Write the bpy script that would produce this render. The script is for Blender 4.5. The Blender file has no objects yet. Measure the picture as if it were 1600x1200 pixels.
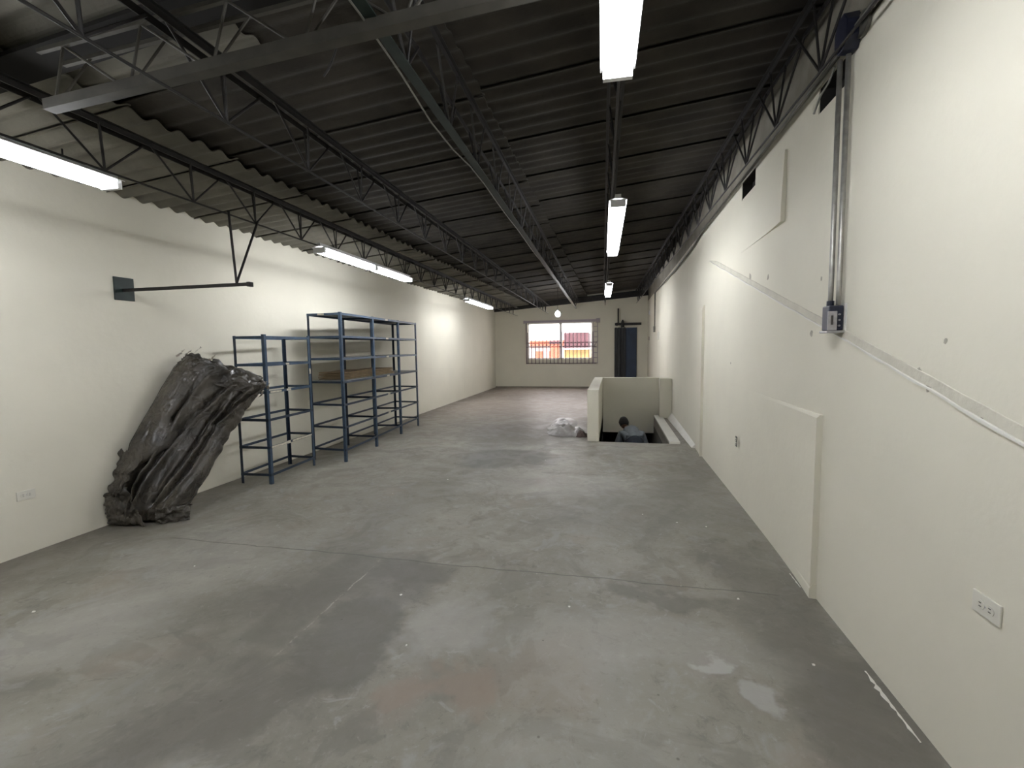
import bpy, bmesh, math, random
from math import sin, cos, pi, radians
from mathutils import Vector, Matrix, noise
random.seed(7)
C = bpy.context.scene.collection

# ------------------------------------------------------------------ camera, world, exposure
cam_d = bpy.data.cameras.new('camera'); cam = bpy.data.objects.new('camera', cam_d); C.objects.link(cam)
F = 715.0
cam_d.sensor_width = 36.0; cam_d.lens = 36.0*F/1600.0; cam_d.clip_start = .05; cam_d.clip_end = 400
v = Vector((158.0, -60.0, F)).normalized()
_a = .0138; _c = -(v[0]*_a+v[1])/v[2]
d = Vector((_a, 1, _c)).normalized()
x_ = d.cross(v)
M = Matrix((x_, v, -d))                       # world = M @ (image right, image down, forward)
cam.matrix_world = Matrix.Translation((0, 0, 1.55)) @ Matrix((
    (M[0][0], -M[0][1], -M[0][2]), (M[1][0], -M[1][1], -M[1][2]), (M[2][0], -M[2][1], -M[2][2]))).to_4x4()
bpy.context.scene.camera = cam
w = bpy.data.worlds.new('sky'); bpy.context.scene.world = w; w.use_nodes = True
w.node_tree.nodes['Background'].inputs[0].default_value = (1.0, .93, .92, 1)
w.node_tree.nodes['Background'].inputs[1].default_value = 3.6
vs = bpy.context.scene.view_settings
vs.view_transform = 'Standard'; vs.look = 'None'; vs.gamma = 1; vs.use_curve_mapping = False
vs.exposure = 1.22
TUBE = 17.0                                   # fluorescent tube radiance
BULB = 85.0

# ------------------------------------------------------------------ helpers
def tag(o, label=None, cat=None, group=None, kind=None):
    if label: o['label'] = label
    if cat: o['category'] = cat
    if group: o['group'] = group
    if kind: o['kind'] = kind
    return o
def empty(name, loc, label, cat, group=None, rz=0):
    o = bpy.data.objects.new(name, None); C.objects.link(o); o.location = loc; o.rotation_euler = (0, 0, rz)
    o.empty_display_size = .1
    return tag(o, label, cat, group)
class MB:
    def __init__(s): s.v = []; s.f = []
    def add(s, vs_, fs):
        n = len(s.v); s.v += [tuple(p) for p in vs_]; s.f += [tuple(i+n for i in f) for f in fs]; return s
    def box(s, x0, x1, y0, y1, z0, z1):
        return s.add([(x, y, z) for x in (x0, x1) for y in (y0, y1) for z in (z0, z1)],
                     [(0, 1, 3, 2), (4, 6, 7, 5), (0, 4, 5, 1), (2, 3, 7, 6), (0, 2, 6, 4), (1, 5, 7, 3)])
    def bar(s, p, q, wx, wy, up=(0, 0, 1)):
        p, q = Vector(p), Vector(q); t = (q-p).normalized(); u = Vector(up)
        if abs(t.dot(u)) > .98: u = Vector((0, 1, 0))
        a = t.cross(u).normalized(); b = a.cross(t)
        vv = [c+a*i*wx/2+b*j*wy/2 for c in (p, q) for i, j in ((-1, -1), (1, -1), (1, 1), (-1, 1))]
        return s.add(vv, [(3, 2, 1, 0), (4, 5, 6, 7), (0, 1, 5, 4), (1, 2, 6, 5), (2, 3, 7, 6), (3, 0, 4, 7)])
    def tube(s, pts, r, n=8, caps=True):
        pts = [Vector(p) for p in pts]; rs = r if isinstance(r, (list, tuple)) else [r]*len(pts)
        vv = []; fs = []; u = None
        for i, p in enumerate(pts):
            t = (pts[min(i+1, len(pts)-1)]-pts[max(i-1, 0)]).normalized()
            if u is None:
                u = Vector((0, 0, 1)) if abs(t.z) < .9 else Vector((1, 0, 0))
            u = (u-t*u.dot(t)).normalized(); b = t.cross(u)
            vv += [p+(u*cos(2*pi*k/n)+b*sin(2*pi*k/n))*rs[i] for k in range(n)]
        for i in range(len(pts)-1):
            for k in range(n): fs.append((i*n+k, i*n+(k+1) % n, (i+1)*n+(k+1) % n, (i+1)*n+k))
        if caps: fs.append(tuple(range(n))[::-1]); fs.append(tuple((len(pts)-1)*n+k for k in range(n)))
        return s.add(vv, fs)
    def disc(s, c, nrm, r, h, n=24, r2=None):
        c = Vector(c); nn = Vector(nrm).normalized()
        return s.tube([c, c+nn*h], [r, r if r2 is None else r2], n)
    def angle(s, p, q, a, t=.005, sx=1, sy=1):   # L-section along a vertical post
        p, q = Vector(p), Vector(q)
        L = [(0, 0), (a*sx, 0), (a*sx, t*sy), (t*sx, t*sy), (t*sx, a*sy), (0, a*sy)]
        vv = [(c.x+i, c.y+j, c.z) for c in (p, q) for i, j in L]
        fs = [(k, (k+1) % 6, 6+(k+1) % 6, 6+k) for k in range(6)]+[(5, 4, 3, 2, 1, 0), (6, 7, 8, 9, 10, 11)]
        return s.add(vv, fs)
    def build(s, name, m, parent=None, smooth=False, bevel=0, solid=0, sub=0):
        me = bpy.data.meshes.new(name); me.from_pydata(s.v, [], s.f)
        bm = bmesh.new(); bm.from_mesh(me); bmesh.ops.recalc_face_normals(bm, faces=bm.faces); bm.to_mesh(me); bm.free()
        if m: me.materials.append(m)
        if smooth: me.polygons.foreach_set('use_smooth', [True]*len(me.polygons))
        o = bpy.data.objects.new(name, me); C.objects.link(o)
        if parent: o.parent = parent
        if solid: md = o.modifiers.new('s', 'SOLIDIFY'); md.thickness = solid; md.offset = 0
        if bevel: md = o.modifiers.new('b', 'BEVEL'); md.width = bevel; md.segments = 2; md.limit_method = 'ANGLE'
        if sub: md = o.modifiers.new('u', 'SUBSURF'); md.levels = sub; md.render_levels = sub
        return o
def struct(name, mb, m, **k): return tag(mb.build(name, m, **k), kind='structure')
def cp(o, parent, off=(0, 0, 0)):
    c = o.copy(); C.objects.link(c); c.parent = parent
    c.location = Vector(o.location)+Vector(off); return c

# ------------------------------------------------------------------ materials
def mat(name, col, rough=.6, metal=0, spec=.5, emit=None, var=0, scale=6, bump=0, bscale=60, alpha=None, detail=6):
    m = bpy.data.materials.new(name); m.use_nodes = True; nt = m.node_tree; b = nt.nodes['Principled BSDF']
    b.inputs['Base Color'].default_value = (*col, 1); b.inputs['Roughness'].default_value = rough
    b.inputs['Metallic'].default_value = metal; b.inputs['Specular IOR Level'].default_value = spec
    if emit: b.inputs['Emission Color'].default_value = (*emit[0], 1); b.inputs['Emission Strength'].default_value = emit[1]
    tc = nt.nodes.new('ShaderNodeTexCoord')
    if var:
        n = nt.nodes.new('ShaderNodeTexNoise'); n.inputs['Scale'].default_value = scale; n.inputs['Detail'].default_value = detail
        r = nt.nodes.new('ShaderNodeValToRGB'); r.color_ramp.elements[0].position = .3; r.color_ramp.elements[1].position = .7
        r.color_ramp.elements[0].color = (*[c*(1-var) for c in col], 1)
        r.color_ramp.elements[1].color = (*[min(1, c*(1+var)) for c in col], 1)
        nt.links.new(tc.outputs['Object'], n.inputs['Vector']); nt.links.new(n.outputs['Fac'], r.inputs[0])
        nt.links.new(r.outputs[0], b.inputs['Base Color'])
    if bump:
        n2 = nt.nodes.new('ShaderNodeTexNoise'); n2.inputs['Scale'].default_value = bscale; n2.inputs['Detail'].default_value = 5
        bp = nt.nodes.new('ShaderNodeBump'); bp.inputs['Strength'].default_value = bump; bp.inputs['Distance'].default_value = .01
        nt.links.new(tc.outputs['Object'], n2.inputs['Vector']); nt.links.new(n2.outputs['Fac'], bp.inputs['Height'])
        nt.links.new(bp.outputs[0], b.inputs['Normal'])
    return m
WALLC = (.715, .685, .575)
M_wall = mat('wall_paint', WALLC, .75, var=.035, scale=1.3, bump=.25, bscale=14, spec=.25)
M_trim = mat('trim_paint', (.74, .725, .66), .6, var=.05, scale=3, bump=.2, bscale=20)
M_patch = mat('rough_plaster', (.60, .575, .485), .9, var=.08, scale=8, bump=.5, bscale=30)
M_raw = mat('bare_cement', (.27, .25, .205), .95, var=.25, scale=4, bump=.6, bscale=25)
M_dark = mat('hole_shade', (.02, .018, .016), .95)  # near-black lining, paints the shade inside the broken wall holes
M_roof = mat('sooty_fibre_cement', (.033, .028, .021), .9, var=.4, scale=2.6, bump=.4, bscale=30)
M_roofp = mat('pale_fibre_cement', (.165, .155, .125), .85, var=.25, scale=2.5, bump=.4, bscale=30)
M_steel = mat('dark_painted_steel', (.014, .012, .011), .6, var=.3, scale=12)
M_beam = mat('dusty_grey_steel', (.062, .057, .046), .65, var=.25, scale=9)
M_green = mat('green_painted_steel', (.012, .023, .019), .55, var=.3, scale=9)
M_galv = mat('galvanised_conduit', (.36, .35, .32), .4, metal=.6, var=.2, scale=20)
M_galvd = mat('dull_conduit', (.13, .125, .105), .5, var=.3, scale=10)
M_blue = mat('blue_shelf_steel', (.038, .068, .112), .45, var=.25, scale=14)
M_blued = mat('shaded_blue_shelf_steel', (.018, .032, .055), .5, var=.3, scale=14)  # darker copy of the shelf blue: shade painted on rear posts and lower frames
M_deck = mat('grey_shelf_sheet', (.21, .22, .23), .45, var=.2, scale=5)
M_tape = mat('masking_tape', (.62, .57, .46), .8, var=.2, scale=30)
M_card = mat('cardboard', (.30, .215, .12), .85, var=.2, scale=9)
M_white = mat('white_enamel', (.8, .8, .8), .35)
M_tube = mat('lit_fluorescent_tube', (1, 1, 1), .4, emit=((.93, .95, 1.0), TUBE))
M_bulb = mat('lit_bulb', (1, 1, 1), .4, emit=((.93, .95, 1.0), BULB))
M_cap = mat('tube_cap', (.4, .4, .4), .4, metal=.8)
M_plastic = mat('outlet_plastic', (.66, .64, .56), .4)
M_slot = mat('outlet_slot', (.05, .045, .04), .6)
M_jbox = mat('blue_black_box', (.014, .017, .035), .45, var=.3, scale=25)
M_zinc = mat('zinc_plate', (.42, .41, .42), .35, metal=.5, var=.2, scale=30)
M_door = mat('navy_door_steel', (.012, .028, .065), .45, var=.25, scale=3)
M_doord = mat('black_door_steel', (.012, .013, .017), .5, var=.3, scale=5)
M_grille = mat('grille_paint', (.09, .06, .075), .5)
M_frame = mat('window_frame_paint', (.36, .31, .345), .5)
M_bag = mat('white_film', (.34, .325, .305), .3, var=.15, scale=12, bump=.5, bscale=30)
M_flake = mat('plaster_flake', (.75, .73, .68), .8)
M_skin = mat('skin', (.17, .095, .06), .55)
M_hair = mat('black_hair', (.012, .010, .009), .7, var=.3, scale=60)
M_shirt = mat('grey_shirt', (.20, .225, .25), .85, var=.1, scale=20, bump=.3, bscale=30)
M_trous = mat('navy_trousers', (.018, .025, .038), .85, var=.2, scale=20)
M_glass = bpy.data.materials.new('window_glass'); M_glass.use_nodes = True
_nt = M_glass.node_tree; _nt.nodes.clear()
_o = _nt.nodes.new('ShaderNodeOutputMaterial'); _m = _nt.nodes.new('ShaderNodeMixShader'); _t = _nt.nodes.new('ShaderNodeBsdfTransparent')
_g = _nt.nodes.new('ShaderNodeBsdfGlossy'); _g.inputs['Roughness'].default_value = .05; _m.inputs[0].default_value = .06
_nt.links.new(_t.outputs[0], _m.inputs[1]); _nt.links.new(_g.outputs[0], _m.inputs[2]); _nt.links.new(_m.outputs[0], _o.inputs[0])
# the wrapped bundle: dusty dark film, thin and shiny
M_wrap = bpy.data.materials.new('dusty_plastic_wrap'); M_wrap.use_nodes = True
def setup_wrap():
    nt = M_wrap.node_tree; b = nt.nodes['Principled BSDF']; tc = nt.nodes.new('ShaderNodeTexCoord')
    n = nt.nodes.new('ShaderNodeTexNoise'); n.inputs['Scale'].default_value = 3.5; n.inputs['Detail'].default_value = 8
    r = nt.nodes.new('ShaderNodeValToRGB'); e = r.color_ramp.elements
    e[0].position = .32; e[0].color = (.022, .019, .015, 1); e[1].position = .72; e[1].color = (.098, .085, .066, 1)
    n2 = nt.nodes.new('ShaderNodeTexNoise'); n2.inputs['Scale'].default_value = 9; n2.inputs['Detail'].default_value = 5; n2.inputs['Distortion'].default_value = 1.5
    r2 = nt.nodes.new('ShaderNodeMapRange'); r2.inputs[1].default_value = .4; r2.inputs[2].default_value = .65; r2.inputs[3].default_value = .22; r2.inputs[4].default_value = .6
    bp = nt.nodes.new('ShaderNodeBump'); bp.inputs['Strength'].default_value = .75; bp.inputs['Distance'].default_value = .02
    L = nt.links.new
    L(tc.outputs['Object'], n.inputs[0]); L(tc.outputs['Object'], n2.inputs[0]); L(n.outputs[0], r.inputs[0]); L(r.outputs[0], b.inputs[0])
    L(n2.outputs[0], r2.inputs[0]); L(r2.outputs[0], b.inputs['Roughness']); L(n2.outputs[0], bp.inputs['Height']); L(bp.outputs[0], b.inputs['Normal'])
    b.inputs['Specular IOR Level'].default_value = .6
setup_wrap()

# floor: bare concrete with patches, a scar strip, cracks and stains
M_floor = bpy.data.materials.new('worn_concrete'); M_floor.use_nodes = True
def setup_floor():
    nt = M_floor.node_tree; L = nt.links.new; b = nt.nodes['Principled BSDF']; N = nt.nodes.new
    tc = N('ShaderNodeTexCoord'); P = tc.outputs['Object']
    def noise_(scale, det=6, dist=0., rough=.55, vec=None):
        n = N('ShaderNodeTexNoise'); n.inputs['Scale'].default_value = scale; n.inputs['Detail'].default_value = det
        n.inputs['Distortion'].default_value = dist; n.inputs['Roughness'].default_value = rough
        L(vec or P, n.inputs['Vector']); return n
    def math_(op, a, c=None, clamp=False):
        m = N('ShaderNodeMath'); m.operation = op; m.use_clamp = clamp
        for i, q in enumerate((a, c)):
            if q is None: continue
            if isinstance(q, (int, float)): m.inputs[i].default_value = q
            else: L(q, m.inputs[i])
        return m.outputs[0]
    def rng(x, a, c, lo=0., hi=1.):
        r = N('ShaderNodeMapRange'); r.interpolation_type = 'SMOOTHSTEP'
        r.inputs[1].default_value = a; r.inputs[2].default_value = c; r.inputs[3].default_value = lo; r.inputs[4].default_value = hi
        L(x, r.inputs[0]); return r.outputs[0]
    wob = noise_(1.6, 5); wob2 = noise_(6, 6)
    sx = N('ShaderNodeSeparateXYZ'); L(P, sx.inputs[0]); X, Y = sx.outputs[0], sx.outputs[1]
    sc = N('ShaderNodeSeparateColor'); L(wob.outputs['Color'], sc.inputs[0])
    sc2 = N('ShaderNodeSeparateColor'); L(wob2.outputs['Color'], sc2.inputs[0])
    def wobbled(c, i, a1, a2):
        t = math_('MULTIPLY', math_('SUBTRACT', sc.outputs[i], .5), a1); u = math_('MULTIPLY', math_('SUBTRACT', sc2.outputs[i], .5), a2)
        return math_('ADD', c, math_('ADD', t, u))
    WX, WY = wobbled(X, 0, .7, .3), wobbled(Y, 1, .7, .3)
    LX, LY = wobbled(X, 0, .06, .05), wobbled(Y, 1, .06, .05)
    def ell(cx, cy, rx, ry, ang=0, soft=.25, tight=False):
        A, B = (wobbled(X, 0, .25, .22), wobbled(Y, 1, .25, .22)) if tight else (WX, WY)
        dx = math_('SUBTRACT', A, cx); dy = math_('SUBTRACT', B, cy); ca, sa = cos(ang), sin(ang)
        u = math_('DIVIDE', math_('ADD', math_('MULTIPLY', dx, ca), math_('MULTIPLY', dy, sa)), rx)
        w_ = math_('DIVIDE', math_('SUBTRACT', math_('MULTIPLY', dy, ca), math_('MULTIPLY', dx, sa)), ry)
        q = math_('SQRT', math_('ADD', math_('MULTIPLY', u, u), math_('MULTIPLY', w_, w_)))
        return rng(q, 1+soft, 1-soft)
    def boxm(x0, x1, y0, y1, s=.04):
        a = math_('MULTIPLY', rng(LX, x0-s, x0+s), rng(LX, x1+s, x1-s)); c = math_('MULTIPLY', rng(LY, y0-s, y0+s), rng(LY, y1+s, y1-s))
        return math_('MULTIPLY', a, c)
    base = N('ShaderNodeValToRGB'); e = base.color_ramp.elements
    e[0].position = .30; e[0].color = (.185, .173, .141, 1); e[1].position = .68; e[1].color = (.300, .285, .240, 1)
    bn = noise_(.9, 9, .6, .6); L(bn.outputs[0], base.inputs[0]); cur = base.outputs[0]
    def mix(mask, col, amt, mode='MIX'):
        nonlocal cur
        m = N('ShaderNodeMix'); m.data_type = 'RGBA'; m.blend_type = mode; m.clamp_factor = True
        L(math_('MULTIPLY', mask, amt), m.inputs[0]); L(cur, m.inputs[6]); m.inputs[7].default_value = (*col, 1); cur = m.outputs[2]
    DK = (.128, .119, .098); LT = (.37, .358, .33); RD = (.26, .21, .168)
    fine = noise_(7, 8, .3, .7); mix(rng(fine.outputs[0], .5, .72), LT, .35)
    mix(rng(fine.outputs[0], .46, .30), DK, .5)
    grit = noise_(28, 6, .2, .7); mix(rng(grit.outputs[0], .56, .68), LT, .3); mix(rng(grit.outputs[0], .42, .32), DK, .4)
    blot = noise_(1.35, 7, 1.8, .6); mix(rng(blot.outputs[0], .52, .58), (.165, .155, .128), .5)
    scum = noise_(4.2, 8, 2.2, .7); mix(rng(scum.outputs[0], .60, .66), (.36, .35, .325), .45); mix(rng(scum.outputs[0], .40, .35), (.135, .125, .105), .4)
    mott = noise_(2.7, 8, 1.2, .65); mix(rng(mott.outputs[0], .55, .66), (.32, .315, .295), .5)
    warm = noise_(1.9, 4, .5); mix(rng(warm.outputs[0], .56, .70), RD, .35)
    # worn lane of dust and grime, patches, stains
    mix(boxm(-2.25, -1.68, 1.0, 16.6, .16), DK, .38)
    mix(boxm(-1.98, -1.68, 1.95, 3.02), (.145, .137, .112), .65)
    mix(ell(-1.42, 2.72, .30, .34, 0, .3, True), DK, .6)
    mix(boxm(-1.66, -1.06, 2.72, 2.99), DK, .55)
    mix(ell(-1.36, 2.12, .30, .34, .2, .2), (.135, .128, .106), .8)
    mix(ell(-1.62, 1.6, .22, .35, -.5, .35), DK, .55)
    mix(ell(-2.35, 2.2, .25, .75, -.9, .5), DK, .35)
    mix(ell(-.62, 1.9, .13, .16, 0, .3), RD, .75); mix(ell(-.88, 1.85, .16, .09, .6, .4), RD, .75); mix(ell(-.35, 2.1, .3, .2, .3, .5), RD, .3)
    mix(ell(.33, 2.86, .34, .12, .1, .3), DK, .6); mix(ell(.95, 2.9, .25, .9, .1, .5), DK, .5); mix(ell(1.0, 1.8, .22, .8, -.1, .5), DK, .65)
    mix(ell(.46, 2.23, .085, .06, .2, .2, True), (.40, .39, .37), .8); mix(ell(.66, 2.07, .07, .1, .3, .2, True), (.38, .37, .35), .7)
    mix(ell(.1, 2.35, .7, .25, .1, .5), LT, .35); mix(ell(-.85, 2.35, .22, .3, 0, .4), LT, .55); mix(ell(-.1, 1.6, .5, .3, .4, .5), LT, .25)
    mix(ell(-2.9, 1.95, .35, .5, -.6, .5), LT, .4); mix(ell(-3.0, 2.9, .6, .45, -.3, .5), LT, .3)
    mix(ell(-1.45, 6.1, .75, .55, .2, .22), (.125, .120, .105), .8); mix(ell(-1.75, 8.0, 1.0, .9, .3, .3), DK, .6)
    mix(ell(-.55, 5.0, .8, .35, .1, .5), LT, .3); mix(ell(.2, 4.4, .9, .6, .3, .5), (.15, .145, .125), .45); mix(ell(.85, 5.7, .35, .9, -.2, .5), DK, .5)
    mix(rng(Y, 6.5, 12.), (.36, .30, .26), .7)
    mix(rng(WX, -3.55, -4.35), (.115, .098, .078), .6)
    # cracks and the old trowelled joints
    dy = math_('ABSOLUTE', math_('SUBTRACT', LY, 3.0)); mix(math_('MULTIPLY', rng(dy, .010, .002), boxm(-3.6, 1.0, 2.5, 3.5)), (.09, .085, .07), .7)
    dx = math_('ABSOLUTE', math_('SUBTRACT', LX, -1.67)); mix(math_('MULTIPLY', math_('MULTIPLY', rng(dx, .008, .002), rng(fine.outputs[0], .42, .55)), boxm(-1.9, -1.4, 1.9, 3.0)), (.40, .38, .32), .7)
    vor = N('ShaderNodeTexVoronoi'); vor.inputs['Scale'].default_value = 1.1; vor.feature = 'F1'; L(P, vor.inputs[0])
    spk = N('ShaderNodeTexVoronoi'); spk.inputs['Scale'].default_value = 5.5; L(P, spk.inputs[0]); mix(rng(spk.outputs['Distance'], .045, .02), (.08, .073, .062), .6)
    spk2 = N('ShaderNodeTexVoronoi'); spk2.inputs['Scale'].default_value = 3.1; L(P, spk2.inputs[0]); mix(rng(spk2.outputs['Distance'], .018, .008), (.6, .58, .52), .7)
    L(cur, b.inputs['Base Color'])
    rr = rng(mott.outputs[0], .35, .65, .42, .62); L(rr, b.inputs['Roughness']); b.inputs['Specular IOR Level'].default_value = .35
    bp = N('ShaderNodeBump'); bp.inputs['Strength'].default_value = .25; bp.inputs['Distance'].default_value = .01
    L(fine.outputs[0], bp.inputs['Height']); L(bp.outputs[0], b.inputs['Normal'])
setup_floor()

# ------------------------------------------------------------------ room shell
XL, XR, YB, YF = -4.44, 1.21, 17.15, -3.2
S = .0938
def roof_z(x): return 2.97+S*(x-XL)
HX0, HX1, HY0, HY1 = -.22, .87, 7.45, 10.30     # stair opening
fl = MB()
for x0, x1, y0, y1 in ((XL-.2, XR+.2, YF-.2, HY0), (XL-.2, HX0, HY0, HY1+.12), (HX1, XR+.2, HY0, HY1+.12), (XL-.2, XR+.2, HY1+.12, YB+.3)):
    fl.box(x0, x1, y0, y1, -.2, 0)
struct('floor', fl, M_floor)
# wall plane facing +x at the left
struct('wall_left', MB().box(XL-.2, XL, YF-.2, YB+.2, 0, 3.06), M_wall)
# right wall: built round its two broken holes under the ring beam
wr = MB()
HA = (2.86, 3.23, 2.925, 3.075); HB = (4.50, 4.93, 2.935, 3.09)
ZT = 3.12
wr.box(XR, XR+.2, YF-.2, YB+.2, 0, 2.925)
prev = YF-.2
for (a, b_, z0, z1) in (HA, HB):
    wr.box(XR, XR+.2, prev, a, 2.925, ZT); wr.box(XR, XR+.2, a, b_, z1, ZT); wr.box(XR+.10, XR+.2, a, b_, 2.925, z1); prev = b_
wr.box(XR, XR+.2, prev, YB+.2, 2.925, ZT)
struct('wall_right', wr, M_wall)
for k_, (a, b_, z0, z1) in enumerate((HA, HB)):
    struct('trim_%d' % (30+k_), MB().box(XR+.09, XR+.10, a, b_, z0, z1).box(XR+.006, XR+.1, a-.001, a+.004, z0, z1).box(XR+.006, XR+.1, b_-.004, b_+.001, z0, z1).box(XR+.006, XR+.1, a, b_, z0-.001, z0+.004).box(XR+.006, XR+.1, a, b_, z1-.004, z1+.001), M_dark)
struct('trim_1', MB().box(XR+.015, XR+.2, YF-.2, YB+.2, ZT, 3.56), M_raw)     # unpainted band above the wall
# back wall with window opening
WX0, WX1, WZ0, WZ1 = -3.17, -.74, 1.07, 2.44
bw = MB()
bw.box(XL, WX0, YB, YB+.2, 0, 3.2); bw.box(WX1, XR, YB, YB+.2, 0, 3.2); bw.box(WX0, WX1, YB, YB+.2, 0, WZ0); bw.box(WX0, WX1, YB, YB+.2, WZ1, 3.2)
bw.add([(XL, YB, 3.2), (XR, YB, 3.2), (XR, YB, 3.56), (XL, YB+.2, 3.2), (XR, YB+.2, 3.2), (XR, YB+.2, 3.56)], [(0, 1, 2), (3, 5, 4), (0, 3, 4, 1), (0, 2, 5, 3), (1, 4, 5, 2)])
struct('wall_back', bw, M_wall)
struct('trim_2', MB().bar((XL, YB-.05, 2.985), (XR, YB-.05, 3.415), .10, .20, (0, 0, 1)), M_steel)   # dark gutter beam over the back wall
struct('wall_front', MB().box(XL-.2, XR+.2, YF-.2, YF, 0, 3.7), M_wall)
struct('trim_3', MB().box(XL, -.4, YB-.012, YB, 0, .045), M_raw)
# painted-over panels standing slightly proud of the right wall
def patch(name, y0, y1, z0, z1, p0, tap_y, tap_z, m, ny=14, nz=10):
    g = MB(); vv = []; fs = []
    for i in range(ny+1):
        for j in range(nz+1):
            fy, fz = i/ny, j/nz
            p = p0*math.exp(-fy*tap_y)*(1-.5*max(0, (fz-(1-tap_z))/tap_z))
            vv.append((XR-p-.0008, y0+(y1-y0)*fy, z0+(z1-z0)*fz))
    n1 = len(vv)
    for i in range(ny+1):
        for j in range(nz+1): vv.append((XR+.02, y0+(y1-y0)*i/ny, z0+(z1-z0)*j/nz))
    q = lambda i, j: i*(nz+1)+j
    for i in range(ny):
        for j in range(nz): fs += [(q(i, j), q(i+1, j), q(i+1, j+1), q(i, j+1)), (n1+q(i, j), n1+q(i, j+1), n1+q(i+1, j+1), n1+q(i+1, j))]
    for i in range(ny):
        for j in (0, nz): fs.append((q(i, j), q(i+1, j), n1+q(i+1, j), n1+q(i, j)))
    for j in range(nz):
        for i in (0, ny): fs.append((q(i, j), q(i, j+1), n1+q(i, j+1), n1+q(i, j)))
    g.add(vv, fs); return struct(name, g, m)
patch('trim_4', 3.0, 6.62, 0, 1.125, .034, 7.0, .012, M_wall, 40, 60)
patch('trim_5', 2.994, 3.55, 0, .09, .04, 1.2, .3, M_wall)
patch('trim_6', 6.66, 7.7, 0, 2.08, .035, 5, .02, M_wall, 30, 30)
patch('trim_7', 3.74, 4.9, 2.43, 2.93, .030, 3.0, .8, M_wall, 30, 14)
# sloping scar of an old stair line on the right wall
def scar():
    for nm, dz0, dz1, pr, m in (('trim_8', 0, .046, .004, M_patch), ('trim_9', -.012, .0, .008, M_trim)):
        g = MB(); vv = []; fs = []; n = 60
        for i in range(n+1):
            y = .9+(6.4-.9)*i/n; zc = 1.245+.289*(y-1.66); j = noise.noise(Vector((y*6, dz0*50, 3)))*.010
            k = min(1, (6.4-y)/.5+.15)
            a, b_ = zc+dz0*k+j, zc+dz1*k+j*.4
            vv += [(XR-.0008, y, a), (XR-pr, y, a+.002), (XR-pr, y, b_-.002), (XR-.0008, y, b_)]
        for i in range(n):
            for k in range(3): fs.append((4*i+k, 4*i+k+1, 4*i+k+5, 4*i+k+4))
        fs += [(0, 1, 2, 3), (4*n+3, 4*n+2, 4*n+1, 4*n)]
        g.add(vv, fs); struct(nm, g, m)
scar()
M_dent = mat('chipped_plaster', (.40, .375, .31), .95, var=.2, scale=30)
# shallow dents knocked in the right wall
for k, (y, z, r) in enumerate(((3.1, 1.93, .012), (4.58, 2.15, .030), (3.21, 1.61, .018), (4.08, 2.08, .018), (2.1, 1.37, .016), (1.75, 1.28, .010), (2.16, 1.43, .012), (5.2, 1.35, .012), (1.82, 1.30, .009), (2.02, 1.55, .010))):
    g = MB(); vv = [(XR-.004, y, z)]; n = 11
    for i in range(n):
        a = 2*pi*i/n; rr = 1.35*r*(.7+.5*random.random()); vv.append((XR-.0004, y+rr*cos(a)*.9, z+rr*sin(a)))
    g.add(vv, [(0, 1+i, 1+(i+1) % n) for i in range(n)]+[tuple(range(n, 0, -1))]); struct('trim_%d' % (20+k), g, M_dent)
# ceiling of corrugated sheets, in three lapped rows
def sheets(x0, x1, dz, y0, y1, m, first):
    g = MB(); lam = .177; A = .020 if m is M_roofp else .0125; st = 12
    k = math.floor((y0-first)/.88)
    while first+k*.88 < y1:
        a = max(y0, first+k*.88-.03); b_ = min(y1, first+(k+1)*.88+.03); n = int((b_-a)/lam*st)+1; vv = []
        for i in range(n+1):
            y = a+(b_-a)*i/n; f = (y-first-k*.88)/.88
            for x in (x0, x1): vv.append((x, y, roof_z(x)+dz+.022*f+A*sin(2*pi*y/lam)+.02))
        for i in range(n+1):
            y = a+(b_-a)*i/n; f = (y-first-k*.88)/.88
            for x in (x0, x1): vv.append((x, y, roof_z(x)+dz+.022*f+A*sin(2*pi*y/lam)+.028))
        o = 2*(n+1)
        fs = [(2*i, 2*i+1, 2*i+3, 2*i+2) for i in range(n)]+[(o+2*i, o+2*i+2, o+2*i+3, o+2*i+1) for i in range(n)]
        fs += [(2*i+s, 2*i+2+s, o+2*i+2+s, o+2*i+s) for i in range(n) for s in (0, 1)]+[(0, 1, o+1, o), (2*n, 2*n+1, o+2*n+1, o+2*n)]
        g.add(vv, fs); k += 1
    return g
struct('ceiling', sheets(XL-.3, -3.09, 0, YF-.3, YB+.3, M_roofp, 2.50), M_roofp)
struct('ceiling.001', sheets(-3.2, -.93, .045, 2.50, YB+.3, M_roof, 2.50), M_roof)
struct('ceiling.002', sheets(-3.2, -1.97, .040, YF-.3, 2.50, M_roofp, 2.50), M_roofp)
struct('ceiling.003', sheets(-2.02, -.93, .060, YF-.3, 2.47, M_roof, 2.50), M_roof)
struct('ceiling.004', sheets(-1.05, XR+.3, .095, YF-.3, YB+.3, M_roof, 2.50), M_roof)
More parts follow.
